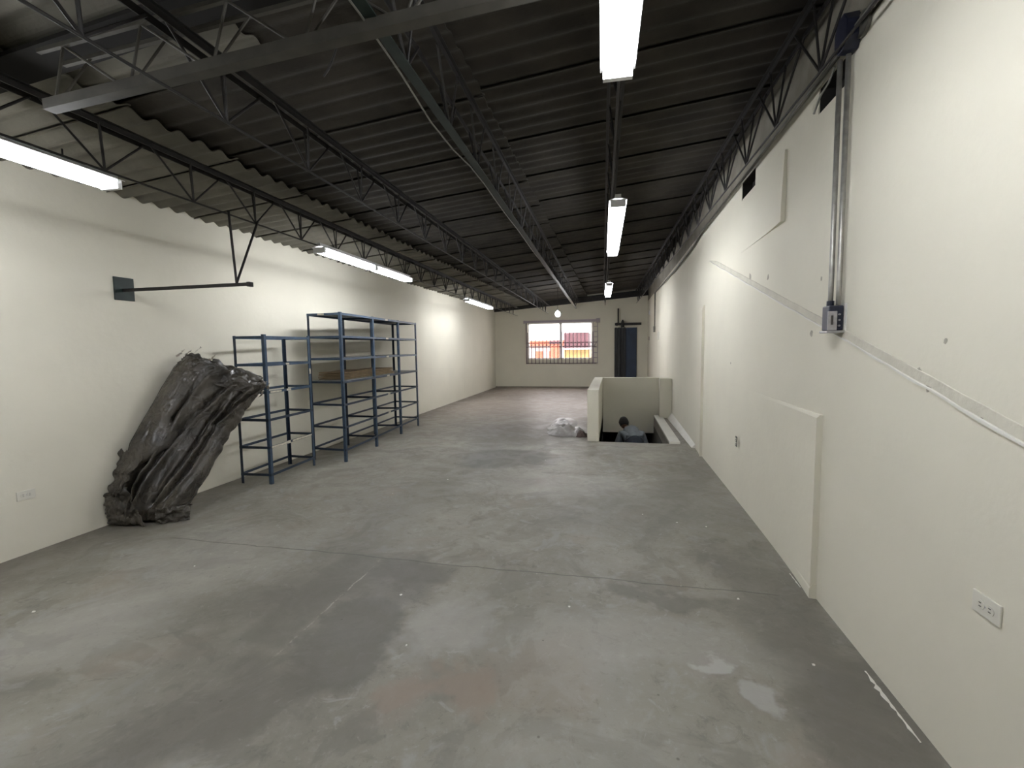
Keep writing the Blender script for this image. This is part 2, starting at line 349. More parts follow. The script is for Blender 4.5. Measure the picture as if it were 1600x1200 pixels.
# unseen slab added above the sheets to keep daylight out
struct('ceiling.005', MB().add([(XL-.5, YF-.5, 3.22), (XR+.5, YF-.5, 3.74), (XR+.5, YB+.6, 3.74), (XL-.5, YB+.6, 3.22),
     (XL-.5, YF-.5, 3.3), (XR+.5, YF-.5, 3.82), (XR+.5, YB+.6, 3.82), (XL-.5, YB+.6, 3.3)],
     [(0, 1, 2, 3), (7, 6, 5, 4), (0, 4, 5, 1), (1, 5, 6, 2), (2, 6, 7, 3), (3, 7, 4, 0)]), M_roof)
struct('trim_10', MB().box(XL-.25, XL-.1, YF-.2, YB+.2, 3.0, 3.3), M_raw)
struct('trim_11', MB().box(XR+.1, XR+.25, YF-.2, YB+.2, 3.5, 3.85), M_raw)
struct('trim_12', MB().box(XL-.3, XR+.3, YB+.1, YB+.25, 3.0, 3.85), M_raw)
struct('trim_13', MB().box(XL-.3, XR+.3, YF-.25, YF-.1, 3.0, 3.85), M_raw)

# ------------------------------------------------------------------ stairwell
PY = HY1
struct('wall_stairwell', MB().box(-.405, HX0, 7.43, PY+.12, 0, .85).box(HX0, XR, PY, PY+.12, -.37, .85).box(.965, XR, PY-.25, PY, 0, .85), M_wall, bevel=.012)
struct('trim_14', MB().box(HX1-.002, 1.03, HY0, PY, 0, .035), M_trim)                 # white kerb beside the opening
kb = MB(); kb.add([(XR, 7.2, 0), (1.16, 7.2, 0), (XR, 7.2, .06), (XR, PY, 0), (1.12, PY, 0), (XR, PY, .13)], [(0, 1, 2), (3, 5, 4), (1, 4, 5, 2), (0, 3, 4, 1), (0, 2, 5, 3)])
struct('trim_15', kb, M_trim)
M_pit = mat('bare_stair_concrete', (.12, .115, .10), .95, var=.2, scale=5)
struct('wall_stair_pit', MB().box(HX0-.12, HX0, HY0-.1, 15, -3.0, -.2).box(HX1, HX1+.12, HY0-.1, 15, -3.0, -.2).box(HX0, HX1, 14.9, 15, -3.0, -.2)
       .box(HX0, HX1, HY0-.1, HY0, -3.0, -.2), M_pit)
struct('trim_16', MB().box(HX0-.02, HX0, HY0, PY, -.37, 0), M_wall)
struct('floor_stair_pit', MB().box(HX0-.12, HX1+.12, HY0-.1, 15, -3.1, -3.0), M_pit)
st = MB()
for k in range(14):
    st.box(HX0, HX1, HY0+.215*k, HY0+.215*(k+1)+.02, -3.0, -.21*(k+1))
struct('trim_17', st, M_pit)

# ------------------------------------------------------------------ window, outside, door
wn = MB()
for x0, x1, z0, z1 in ((WX0, WX1, WZ0, WZ0+.05), (WX0, WX1, WZ1-.05, WZ1), (WX0, WX0+.05, WZ0, WZ1), (WX1-.05, WX1, WZ0, WZ1), (-1.97, -1.87, WZ0, WZ1)):
    wn.box(x0, x1, YB+.08, YB+.13, z0, z1)
win = struct('window_1', wn, M_white)
MB().box(WX0, WX1, YB+.10, YB+.106, WZ0, WZ1).build('pane', M_glass, win)
gr = empty('window_grille', (-1.89, YB-.05, 0), 'purple grey steel security grille over the barred back wall window', 'grille')
g = MB()
for z in (.92, 1.53, 1.69): g.box(-1.33, 1.30, -.01, .01, z-.011, z+.011)
g.box(-1.33, -1.30, -.012, .012, .90, 2.50); g.build('rail_frame', M_grille, gr)
MB().box(-1.40, 1.40, -.03, .01, 2.43, 2.52).box(-1.42, -1.36, -.04, .02, 2.42, 2.53).box(1.28, 1.42, -.04, .02, 2.40, 2.55).build('top_track', M_frame, gr)
for k in range(18):
    x = -1.26+k*(2.42/17)
    MB().box(x-.012, x+.012, -.009, .009, .90, 2.08).build('bar', M_grille, gr)
for k in range(17):
    x = -1.26+(k+.5)*(2.42/17); r = .062
    MB().tube([(x+r*cos(t*pi/8), 0, 1.61+r*sin(t*pi/8)) for t in range(17)], .007, 6, False).build('ring', M_grille, gr)
g = MB(); g.box(1.18, 1.20, -.01, .01, .9, 2.5); g.box(1.32, 1.34, -.01, .01, .9, 2.5)
for k in range(9): g.box(1.18, 1.34, -.008, .008, .92+k*.19, .94+k*.19)
for k in range(3): g.bar((1.19, 0, 1.5+k*.02), (1.33, 0, 1.75-k*.02), .012, .02)
g.build('folded_gate', M_frame, gr)

sun_d = bpy.data.lights.new('sun', 'SUN'); sun_d.energy = 2.6; sun_d.angle = .01; sun_d.color = (1, .96, .9)
sun = bpy.data.objects.new('sun', sun_d); C.objects.link(sun); sun.rotation_euler = (radians(-38), radians(10), radians(180+25)); sun.rotation_euler = Vector((.4, 1.0, -1.0)).to_track_quat('-Z', 'Y').to_euler()
M_o1 = mat('pink_render', (.34, .25, .245), .9, var=.15, scale=.8); M_o2 = mat('plum_roofing', (.085, .036, .046), .8, var=.2, scale=1.5)
M_o3 = mat('orange_paint', (.33, .085, .05), .8, var=.2, scale=1); M_o4 = mat('ochre_paint', (.24, .15, .055), .8, var=.2, scale=2); M_o5 = mat('street', (.5, .48, .45), .9, var=.1, scale=.4)
struct('floor_street', MB().box(-25, 20, 18, 60, -4.2, -4), M_o5)
hs = empty('house', (-5.1, 34, -4), 'pink rendered house with red trim seen outside the back window, left side', 'house')
MB().box(-3.2, 1.6, 0, 4, 0, 5.6).build('wall', M_o1, hs); MB().box(-3.4, 1.8, -.2, 4.2, 5.6, 6.0).build('roof_edge', M_o3, hs)
for k in range(4): MB().box(-2.7+k*1.05, -2.1+k*1.05, -.04, .02, 4.3, 5.2).build('window', M_o3, hs)
tw = empty('tower', (-3.72, 30, -4), 'orange painted tower block outside the window beside the mullion', 'tower')
MB().box(-.33, .33, 0, .8, 0, 5.7).build('shaft', M_o3, tw); MB().box(-.38, .38, -.06, .86, 5.7, 5.92).build('cap', M_o2, tw)
rf = empty('warehouse', (-2.33, 30, -4), 'warehouse with plum roof and ochre wall seen outside the window, right side', 'building')
MB().box(-.78, .8, 0, 4, 0, 5.33).build('wall', M_o4, rf)
g = MB(); g.box(-.78, .76, -.3, 4, 5.42, 6.42)
for k in range(12): g.box(-.78+k*.13, -.74+k*.13, -.33, -.3, 5.42, 6.42)
g.build('roof', M_o2, rf)
MB().box(-.8, .85, -.35, 4.1, 5.33, 5.42).build('gutter', M_white, rf)

dr = struct('door_1', MB().box(.45, .83, YB-.06, YB-.005, .02, 2.19).box(.50, .82, YB-.07, YB-.06, .1, 1.0).box(.50, .82, YB-.07, YB-.06, 1.1, 2.1), M_door, bevel=.004)
g = MB()
for k in range(4): g.bar((.10+k*.1, YB-.05-.05*(k % 2), .02), (.10+k*.1, YB-.05-.05*(k % 2), 2.2), .085, .03, (0, 1, 0))
for k in range(4): g.bar((.05+k*.1, YB-.05-.05*(k % 2), 1.1), (.15+k*.1, YB-.10+.05*(k % 2), 1.1), .012, 2.16, (0, 0, 1))
sh = g.build('folding_leaf', M_doord, dr)
MB().box(.06, .98, YB-.13, YB-.09, 2.27, 2.36).box(.10, .16, YB-.14, YB-.08, 2.26, 2.37).build('door_track', M_steel, dr)
MB().tube([(.33, YB-.15, 2.2), (.33, YB-.15, 2.40), (.33, YB-.15, 2.47)], [.06, .05, .015], 10).build('pulley', M_steel, dr)
MB().box(.15, .20, YB-.10, YB-.05, 2.30, 2.88).build('track_hanger', M_steel, dr)

# ------------------------------------------------------------------ roof trusses
SL = -.022
def tx(x0, y): return x0+SL*(y-2.5)
def truss(x0, node0, pitch, y0, label, mch, mweb, zt_off=-.08, h=.29, hb=.026, width=.038, low=0, mtop=None):
    zt = roof_z(x0)+zt_off; zb = zt-h
    t = empty('roof_truss', (tx(x0, y0), y0, zb), label, 'roof truss', 'parallel roof trusses')
    ln = YB-.12-y0
    t.rotation_euler = (0, 0, math.atan(-SL)*1.0)
    def P(dx, y, dz): return (dx, (y-y0), dz)
    for s in (-1, 1):
        g = MB(); g.box(min(s*width, s*(width+.022)), max(s*width, s*(width+.022)), 0, ln, h+.008, h+.012); g.box(s*width-.003, s*width+.003, 0, ln, h-hb, h+.012); g.build('top_chord', mtop or mch, t)
    if low: MB().box(-low/2, low/2, 0, ln, -.006, 0).box(-low/2, -low/2+.006, 0, ln, 0, low*.8).build('bottom_chord', mch, t)
    else: MB().tube([(0, 0, 0), (0, ln, 0)], .0075, 8).build('bottom_chord', mch, t)
    n = int((YB-.5-node0)/pitch)
    d1 = MB().tube([(width*.8, -.36, h-.01), (0, 0, 0)], .0075, 6).build('web_rod', mweb, t); d1.location = P(0, node0, 0)
    d2 = MB().tube([(-width*.8, .30, h-.01), (0, 0, 0)], .0075, 6).build('web_rod', mweb, t); d2.location = P(0, node0, 0)
    d3 = MB().tube([(width, -.045, h-.01), (0, 0, 0)], .0075, 6).build('web_rod', mweb, t); d3.location = P(0, node0, 0)
    d4 = MB().tube([(-width, .02, h-.01), (0, 0, 0)], .0075, 6).build('web_rod', mweb, t); d4.location = P(0, node0, 0)
    for k in range(1, min(n, 24)+1):
        for q in (d1, d2, d3, d4): cp(q, t, (0, k*pitch, 0))
    return t
truss(-3.2, 1.105, .655, .6, 'open web steel roof truss nearest the left wall above the lamps', M_steel, M_steel)
truss(-2.02, .77, .695, .4, 'dark steel roof truss, second one from the left wall', M_steel, M_steel, zt_off=-.145)
T3 = truss(-1.0, .9, .65, .4, 'greenish steel roof truss in the middle with a pale cable along it', M_green, M_steel, width=.07, low=.055, mtop=M_steel)
truss(.03, .95, .65, .4, 'dark steel roof truss carrying the right row of tube lamps', M_steel, M_steel)
truss(1.13, .98, .67, .4, 'steel roof truss hard against the right wall', M_steel, M_steel, zt_off=-.045, h=.395)
# end brackets of trusses at the back wall
cb = empty('roof_crossbeam', (-4.3, 1.9, 0), 'dusty grey trussed crossbeam running from wall to wall in the foreground', 'roof beam')
def cz(x): return 2.78+.053*(x+2.67)
XA, XB = -2.80, 1.17
ct = lambda x: cz(x)+.275
MB().bar((XA+4.3, -.03, cz(XA)+.004), (XB+4.3, -.03, cz(XB)+.004), .055, .008).bar((XA+4.3, -.055, cz(XA)+.025), (XB+4.3, -.055, cz(XB)+.025), .007, .05).build('bottom_chord', M_beam, cb)
MB().bar((XA+4.3, -.055, ct(XA)), (XB+4.3, -.055, ct(XB)), .02, .02).build('top_chord', M_beam, cb)
MB().bar((XA+4.3, .055, ct(XA)), (XB+4.3, .055, ct(XB)), .02, .02).build('top_chord', M_beam, cb)
M_plate = mat('dark_board', (.009, .008, .007), .9, var=.2, scale=8)  # near-black colour of the top plate
k = -4.2
while k < .95:
    xb = k+4.3; z0 = cz(k)+.01
    for dx, yy in ((.12, -.05), (.15, .055), (-.36, -.05)):
        if XA < k+dx < XB: MB().tube([(xb, -.03, z0), (xb+dx, yy, ct(k+dx))], .0065, 6).build('web_rod', M_beam, cb)
    k += .4785
MB().bar((-.12, .055, roof_z(-4.42)-.02), (XB+4.3, .055, roof_z(XB)-.02), .20, .02).build('top_plate', M_plate, cb)

# long thin conduits and cables up there
def single(name, mb, m, label, cat, group=None, **k): return tag(mb.build(name, m, **k), label, cat, group)
pts = []
for i in range(41):
    y = .6+i*.4; pts.append((tx(-1.0, y)-.030, y, 2.915-.012*abs(sin(y*1.7))-(.06*math.exp(-((y-2.75)/.45)**2))))
single('cable', MB().tube(pts, .0045, 6), M_galvd, 'pale sagging cable clipped along the bottom of the middle truss', 'cable')
single('cable', MB().tube([(-1.25-.3*t, 2.05+.3*t, 3.04-.03*sin(t*pi)) for t in [i/10 for i in range(11)]], .006, 6), M_steel, 'short black cable looped over the foreground crossbeam', 'cable')
for i, zz in enumerate((3.105, 3.075)):
    nm = ('upper of the pair', 'lower of the pair')[i]; xx = XR-.022-.02*i
    pts = [(xx, 2.90+j*.4, zz) for j in range(11)]+[(xx, 7.4, zz-.05), (xx, 9.5, zz-.08), (XR-.02-.02*i, 14.1, zz-.02)]
    single('conduit', MB().tube(pts, .011, 8), M_galvd, 'dull conduit along the right wall beyond the junction box, '+nm, 'conduit', smooth=True)
    single('conduit', MB().tube([(xx, .3, zz+.04), (xx, 1.6, zz+.04), (xx, 2.71, zz+.035)], .011, 8), M_galvd, 'dull conduit at top right, before the junction box, '+nm, 'conduit', smooth=True)

# ------------------------------------------------------------------ tube lamps
def lamp(x, y0, y1, z, label, segs, group):
    t = empty('tube_lamp', (x, y0, z), label, 'ceiling lamp', group); t.rotation_euler = (0, 0, math.atan(-SL))
    L_ = y1-y0
    g = MB()
    prof = [(-.085, .035), (-.03, .055), (.03, .055), (.085, .035), (.082, .030), (.03, .049), (-.03, .049), (-.082, .030)]
    vv = [(a, yy, b_) for yy in (0, L_) for a, b_ in prof]; n = 8
    g.add(vv, [(i, (i+1) % n, n+(i+1) % n, n+i) for i in range(n)]+[tuple(range(n))[::-1], tuple(range(n, 2*n))]); g.box(-.028, .028, 0, L_, .055, .085)
    g.build('reflector', M_white, t)
    sl = L_/segs
    for s in range(segs):
        for dx in (-.05, .05):
            a, b_ = s*sl+.04, (s+1)*sl-.04
            MB().tube([(dx, a, 0), (dx, b_, 0)], .019, 14).build('tube', M_tube, t, smooth=True)
        for yy in (s*sl+.01, (s+1)*sl-.04):
            MB().box(-.07, .07, yy, yy+.03, -.022, .04).build('socket', M_white, t)
    g = MB()
    for yy in (.3, L_-.3): g.tube([(0, yy, .08), (0, yy, .13)], .005, 6)
    g.build('hanger', M_steel, t)
GL, GR = 'tube lamps under the left truss', 'tube lamps under the fourth truss'
lamp(-3.22, .06, 2.53, 2.655, 'bright tube lamp cut off by the left edge of the picture', 2, GL)
lamp(-3.24, 4.66, 7.12, 2.66, 'bright tube lamp in two sections above the blue shelving', 2, GL)
lamp(-3.36, 10.35, 12.75, 2.65, 'bright tube lamp far down the left row near the corner', 2, GL)
lamp(.07, -.05, 2.42, 2.86, 'large bright tube lamp at the top edge, nearest of the right row', 1, GR)
lamp(.04, 4.50, 6.98, 2.87, 'bright tube lamp hanging second in the right row', 1, GR)
lamp(-.09, 10.3, 12.75, 2.87, 'small bright tube lamp farthest in the right row', 1, GR)
b = empty('hanging_bulb', (-1.6, 13.6, 2.5), 'single round glowing bulb hanging in front of the back window', 'bulb')
g = MB(); n = 12
vv = []; fs = []
for i in range(9):
    th = pi*i/8
    for k in range(n): vv.append((.075*sin(th)*cos(2*pi*k/n), .075*sin(th)*sin(2*pi*k/n), .085*cos(th)))
for i in range(8):
    for k in range(n): fs.append((i*n+k, i*n+(k+1) % n, (i+1)*n+(k+1) % n, (i+1)*n+k))
g.add(vv, fs).build('globe', M_bulb, b, smooth=True)
MB().tube([(0, 0, .07), (0, 0, .14)], .022, 10).build('socket', M_cap, b)
MB().tube([(0, 0, .14), (0, 0, roof_z(-1.6)-2.5+.03)], .005, 6).build('cord', M_steel, b)

# ------------------------------------------------------------------ wall bracket on the left
br = empty('wall_bracket', (XL, 3.43, 2.135), 'dark steel plate on left wall with horizontal bar propped from the truss', 'bracket')
MB().box(0, .012, -.09, .09, -.105, .105).build('wall_plate', M_green, br, bevel=.003)
MB().box(.012, 1.385, -.02, .02, -.004, .0).box(.012, 1.385, -.02, -.016, -.03, 0).box(1.36, 1.39, -.022, .022, -.034, .004).build('bar', M_steel, br)
MB().tube([(1.24, 0, 0), (1.24, -.04, .60)], .010, 8).build('prop_rod', M_steel, br)
MB().tube([(1.24, 0, 0), (1.23, .30, .60)], .010, 8).build('prop_rod', M_steel, br)

# ------------------------------------------------------------------ shelving
def rack(name, fr, bk, levels, H, label, decks, rails_front=None, tape=()):
    o = empty(name, (fr[0][0], fr[0][1], 0), label, 'shelving'); ox, oy = fr[0]
    R = lambda p, z=0: (p[0]-ox, p[1]-oy, z)
    for i, p in enumerate(fr):
        sy = 1 if i < len(fr)-1 else -1
        MB().angle(R(p), R(p, H+.012), .036, .004, -1, sy).build('post', M_blue, o)
        q = bk[i]; MB().angle(R(q), R(q, H), .034, .004, 1, sy).build('post', M_blued, o)
    for i in range(len(fr)-1):
        for li, z in enumerate(levels):
            a, b_, c, d_ = fr[i], fr[i+1], bk[i+1], bk[i]; hh = .030
            g = MB()
            g.bar(R(a, z), R(b_, z), .004, hh); g.bar(R(d_, z), R(c, z), .004, hh)
            g.bar(R(a, z), R(d_, z), .004, hh)
            g.bar(R(b_, z), R(c, z), .004, hh)
            sf = g.build('shelf_frame', M_blue if li >= len(levels)-3 else M_blued, o)
            if li in decks:
                dd = MB(); t_ = z+.012; vv = [R(a, t_), R(b_, t_), R(c, t_), R(d_, t_), R(a, t_+.003), R(b_, t_+.003), R(c, t_+.003), R(d_, t_+.003)]
                dd.add(vv, [(3, 2, 1, 0), (4, 5, 6, 7), (0, 1, 5, 4), (1, 2, 6, 5), (2, 3, 7, 6), (3, 0, 4, 7)]).build('deck', M_deck, sf)
    for (a, b_, z, hh) in tape:
        MB().bar(R(a, z), R(b_, z), .0062, hh).build('tape_strip', M_tape, o)
    return o
lv = [.11, .43, .75, 1.07, 1.385, 1.70]
rack('shelving_unit', [(-3.855, 4.47), (-3.905, 5.335)], [(-4.25, 4.45), (-4.30, 5.337)], lv, 1.72,
     'small open blue steel rack without decks beside the wrapped bundle', (),
     tape=(((-3.853, 4.50), (-3.872, 4.80), .43, .024), ((-3.876, 4.88), (-3.902, 5.28), .43, .022), ((-3.870, 4.78), (-3.874, 4.84), .43, .034),
           ((-3.873, 4.82), (-3.878, 4.90), 1.07, .024), ((-3.853, 4.52), (-3.866, 4.72), 1.07, .02), ((-3.873, 4.83), (-3.877, 4.89), 1.385, .022), ((-3.903, 5.30), (-3.905, 5.33), 1.27, .07)))
lv2 = [.165, .48, .79, 1.10, 1.42, 1.72, 2.03]
FR = [(-3.58, 5.56), (-3.655, 6.54), (-3.74, 7.58), (-3.805, 8.49)]; BK = [(-4.13, 5.61), (-4.19, 6.55), (-4.25, 7.50), (-4.33, 8.51)]
tp = []
for z in (2.03, 1.72, 1.42, 1.10, .79, .48): tp.append(((-3.694, 7.02), (-3.702, 7.12), z, .026))
tp.append(((-3.845, 5.584), (-3.95, 5.594), 2.03, .024))
rack('shelving_unit', FR, BK, lv2, 2.04, 'tall three bay blue steel rack with grey decks and cardboard on it', (3, 4, 5, 6), tape=tp)
# flattened cardboard on the fourth level
for k in range(5):
    z = 1.122+k*.021; y0, y1 = 5.72+.05*random.random(), 7.45+.10*random.random()-.03*k
    g = MB(); vv = []; n = 12
    for i in range(n+1):
        y = y0+(y1-y0)*i/n; xc = -3.9-.065*(y-5.7); up = .022*noise.noise(Vector((y*1.5, 3.1, 0)))+.004
        for s in (-.19, .205+.004*k):
            for dz in (0, .014): vv.append((xc+s, y, z+max(0, up)*(.3+k*.25)+dz))
    fs = []
    for i in range(n):
        a = 4*i; fs += [(a, a+4, a+6, a+2), (a+1, a+3, a+7, a+5), (a, a+1, a+5, a+4), (a+2, a+6, a+7, a+3)]
    fs += [(0, 2, 3, 1), (4*n, 4*n+1, 4*n+3, 4*n+2)]
    nm = ['bottom sheet', 'second sheet from the bottom', 'middle sheet', 'second sheet from the top', 'top sheet'][k]
    single('cardboard_sheet', g.add(vv, fs), M_card, 'brown flattened cardboard, %s of the pile on the tall rack' % nm, 'cardboard', 'flattened cardboard on the tall rack')

# ------------------------------------------------------------------ plastic-wrapped bundle leaning on the wall
def lerp(a, b_, t): return a+(b_-a)*t
def poly(pts, t):
    t = max(0, min(.99999, t))*(len(pts)-1); i = int(t); return lerp(Vector(pts[i]), Vector(pts[i+1]), t-i)
LE = [(-4.36, 3.17, .02), (-4.375, 3.22, .35), (-4.375, 3.34, .70), (-4.37, 3.62, 1.10), (-4.36, 3.82, 1.38), (-4.30, 3.93, 1.50)]
RE = [(-3.90, 3.36, .02), (-3.87, 3.52, .22), (-3.86, 3.78, .50), (-3.84, 4.02, .80), (-3.76, 4.18, 1.03), (-3.70, 4.28, 1.17)]
wb = empty('wrapped_bundle', (-4.1, 3.3, 0), 'tall dusty bundle wrapped in dark crumpled plastic leaning on the left wall', 'bundle')
OX = Vector((-4.1, 3.3, 0))
def bundle():
    g = MB(); ns, nu = 150, 220; vv = []
    for i in range(ns+1):
        s = i/ns; A = poly(LE, s); B = poly(RE, s); c = (A+B)/2; hw = (B-A).length/2
        ax = (poly(LE, min(1, s+.04))+poly(RE, min(1, s+.04))-poly(LE, max(0, s-.04))-poly(RE, max(0, s-.04))).normalized()
        ux = (B-A).normalized(); th = ax.cross(ux).normalized()   # thickness direction
        if th.y > 0: th = -th
        endk = min(1, s/.05, (1-s)/.06); T = .125*(.55+.45*endk)
        for k in range(nu):
            a = 2*pi*k/nu; ca, sa = cos(a), sin(a)
            u = math.copysign(abs(ca)**.75, ca); w_ = math.copysign(abs(sa)**.8, sa)
            x = u
            drift = .42*s+.16*sin(3.1*s+.5)
            wv = noise.noise(Vector((s*2.0, x*1.1, 5)))
            r1 = abs(sin(2.9*(x-drift)+.5+1.1*wv)); r2 = abs(sin(6.3*(x-.8*drift)+1.3+2.4*wv)); r3 = abs(sin(13*(x-.9*drift)+3.5*noise.noise(Vector((s*3.3, x*2, 15)))))
            f = .050*(r1**.8-.55)+.026*(r2-.5)+.006*(r3-.5)
            q_ = noise.noise(Vector((x*1.6+s*2.5, s*2.6-x, 1.7))); f += .05*(abs(q_)**.8-.25)
            f += noise.noise(Vector((x*5, s*8, 8)))*.010+abs(noise.noise(Vector((x*11-s*7, s*14, 3))))*.010
            for a0, a1, a2, dp, wd, s0, s1 in ((-.95, .95, .12, .13, .055, .12, 1.0), (-.50, .85, -.10, .10, .05, .0, .88), (-.05, .85, .08, .09, .045, .0, .72), (-.72, .30, .0, .10, .07, .0, .34), (.30, .55, .05, .06, .04, .1, .9), (.05, .9, -.1, .06, .03, .45, 1.0)):
                xc = a0+a1*s+a2*sin(6*s)+.05*wv; env = max(0, min(1, (s-s0)/.12, (s1-s)/.12)); dd = x-xc
                f -= dp*env*math.exp(-(dd/wd)**2); f += .035*env*math.exp(-((dd-2.4*wd)/(1.6*wd))**2)
            gx, gs = x+.50, s-.50; f -= .10*math.exp(-(gx/.13)**2-(gs/.05)**2)
            f *= .9
            edge = .02*noise.noise(Vector((s*9, 3 if u < 0 else 9, 0)))+.012*noise.noise(Vector((s*25, 1 if u < 0 else 4, 2)))
            hwk = hw*(1+edge/.3)
            p = c+ux*(u*hwk)+th*(w_*T+f*(1 if w_ > -.2 else .2)*(1 if w_ > 0 else .6))
            ej = noise.noise(Vector((x*5, w_*4, s*2+3)))*.05+noise.noise(Vector((x*14, w_*9, 3)))*.02
            if s > .85: p += ax*ej*(s-.85)/.15
            if s < .06: p.z = max(.004, p.z+noise.noise(Vector((x*4, w_*3, 0)))*.03*(1-s/.06))
            p.x = max(p.x, XL+.006); p.z = max(.004, p.z)
            vv.append(p-OX)
    fs = []
    for i in range(ns):
        for k in range(nu): fs.append((i*nu+k, i*nu+(k+1) % nu, (i+1)*nu+(k+1) % nu, (i+1)*nu+k))
    for i, rev in ((0, True), (ns, False)):
        c = sum((vv[i*nu+k] for k in range(nu)), Vector())/nu; base = len(vv)
        for q in (.75, .45):
            for k in range(nu):
                p = c+(vv[i*nu+k]-c)*q; j = noise.noise(p*14)*.05*(1 if i else .3)
                n_ = (poly(LE, 1)-poly(LE, .9)).normalized(); p = p+n_*(j-(.02 if i else -.0)*(1-q)); p.z = max(.004, p.z); vv.append(p)
        vv.append(c if i == 0 else c-Vector((0, .02, .03)))
        r0 = [i*nu+k for k in range(nu)]; r1 = [base+k for k in range(nu)]; r2 = [base+nu+k for k in range(nu)]; cc = base+2*nu
        for k in range(nu):
            kk = (k+1) % nu; fs += [(r0[k], r0[kk], r1[kk], r1[k]), (r1[k], r1[kk], r2[kk], r2[k]), (r2[k], r2[kk], cc)]
    g.add(vv, fs); return g
bundle().build('wrapping', M_wrap, wb, smooth=True)
def sheet(name, quad, nu_, nv_, amp, seed, par, m=None, fr=3.0, zmin=.004, off=OX, hem=.03):
    P0, P1, P2, P3 = [Vector(p) for p in quad]; nrm = ((P1-P0).cross(P3-P0)).normalized(); vv = []; fs = []
    for i in range(nu_+1):
        for j in range(nv_+1):
            a, b_ = i/nu_, j/nv_
            p = lerp(lerp(P0, P1, a), lerp(P3, P2, a), b_)
            f = noise.noise(Vector((a*fr, b_*fr*.7, seed)))*amp+abs(noise.noise(Vector((a*fr*2.3, b_*fr*1.4, seed+9))))*amp*.7+noise.noise(Vector((a*fr*7, b_*fr*6, seed)))*amp*.2
            p = p+nrm*f
            p = p+(P1-P0).normalized()*noise.noise(Vector((b_*7, seed, 1)))*hem*(1 if a > .5 else -1)+(P3-P0).normalized()*noise.noise(Vector((a*7, seed, 4)))*hem
            p.z = max(zmin, p.z); p.x = max(XL+.004, min(XR-.004, p.x)); vv.append(p-off)
    for i in range(nu_):
        for j in range(nv_): q = i*(nv_+1)+j; fs.append((q, q+nv_+1, q+nv_+2, q+1))
    return MB().add(vv, fs).build(name, m or M_wrap, par, smooth=True, solid=.003)
sheet('loose_flap', [(-4.41, 3.10, .30), (-4.41, 3.10, .03), (-4.05, 3.15, .01), (-4.20, 3.14, .36)], 26, 26, .035, 2.0, wb)
sheet('loose_flap', [(-4.41, 3.26, .66), (-4.41, 3.13, .26), (-4.25, 3.10, .30), (-4.16, 3.30, .64)], 26, 26, .03, 7.0, wb)
sheet('loose_flap', [(-3.98, 3.20, .16), (-4.02, 3.22, .01), (-3.80, 3.36, .01), (-3.82, 3.40, .14)], 20, 20, .05, 4.0, wb)
sheet('loose_flap', [(-4.30, 3.90, 1.53), (-4.30, 3.76, 1.38), (-4.02, 3.90, 1.30), (-4.06, 4.06, 1.44)], 26, 26, .05, 11.0, wb)
sheet('loose_flap', [(-4.08, 4.02, 1.47), (-4.06, 3.82, 1.25), (-3.72, 4.06, 1.10), (-3.70, 4.26, 1.25)], 26, 26, .05, 15.0, wb)
def layer():
    g = MB(); na, nb = 70, 50; vv = []
    for i in range(na+1):
        s = .27+.70*i/na; A = poly(LE, s); B = poly(RE, s); c = (A+B)/2; hw = (B-A).length/2; ux = (B-A).normalized()
        ax = (poly(LE, min(1, s+.04))+poly(RE, min(1, s+.04))-poly(LE, max(0, s-.04))-poly(RE, max(0, s-.04))).normalized()
        th = ax.cross(ux).normalized(); th = -th if th.y > 0 else th
        xr = (.16-1.35*(.97-s)) if s > .52 else -.45+.55*min(1, (.52-s)/.10)*(1 if s > .40 else 1)
        xr = min(xr, -.12) if s < .52 else xr
        if s < .40: xr = -.12-(.40-s)*4.2
        for j in range(nb+1):
            f = j/nb; x = -1.02+(xr+1.02)*f
            prof = max(0, 1-abs(x)**2.6)**.5
            o = .118*prof+.022+.03*abs(noise.noise(Vector((x*3+s*3, s*4, 21))))+.045*abs(sin(3.0*x+3.2*s+1.5))**1.5*prof+.014*abs(noise.noise(Vector((x*11, s*16, 2))))
            o -= .05*f**6                                  # the free edge tucks back
            p = c+ux*(x*hw*1.01)+th*o+ax*(.03*noise.noise(Vector((x*6, 3, 9)))*(1 if i < 4 else .2))
            p.x = max(p.x, XL+.004); p.z = max(.004, p.z); vv.append(p-OX)
    fs = [(i*(nb+1)+j, (i+1)*(nb+1)+j, (i+1)*(nb+1)+j+1, i*(nb+1)+j+1) for i in range(na) for j in range(nb)]
    g.add(vv, fs).build('loose_flap', M_wrap, wb, smooth=True, solid=.003)
layer()
M_wisp = mat('torn_film', (.42, .38, .32), .4)
rnd = random.Random(3)
for k, (bx, by, bz) in enumerate(((-4.36, 3.86, 1.50), (-4.25, 3.92, 1.52), (-4.12, 3.98, 1.46), (-3.72, 4.27, 1.20), (-3.70, 4.30, 1.12), (-3.74, 4.24, 1.05), (-4.31, 3.9, 1.53))):
    g = MB(); q = Vector((bx, by, bz)); dr_ = Vector((rnd.uniform(-.2, .6), .4, rnd.uniform(-.2, .9))).normalized()
    vv = []; m_ = 8
    for i in range(m_+1):
        f = i/m_; p = q+dr_*.10*f+Vector((rnd.uniform(-1, 1), rnd.uniform(-1, 1), rnd.uniform(-1, 1)))*.012-OX
        wd = .022*(1-f*.8); vv += [p+Vector((wd, 0, wd*.4)), p-Vector((wd, 0, wd*.4))]
    g.add(vv, [(2*i, 2*i+1, 2*i+3, 2*i+2) for i in range(m_)]).build('torn_strip', M_wisp, wb, solid=.001)

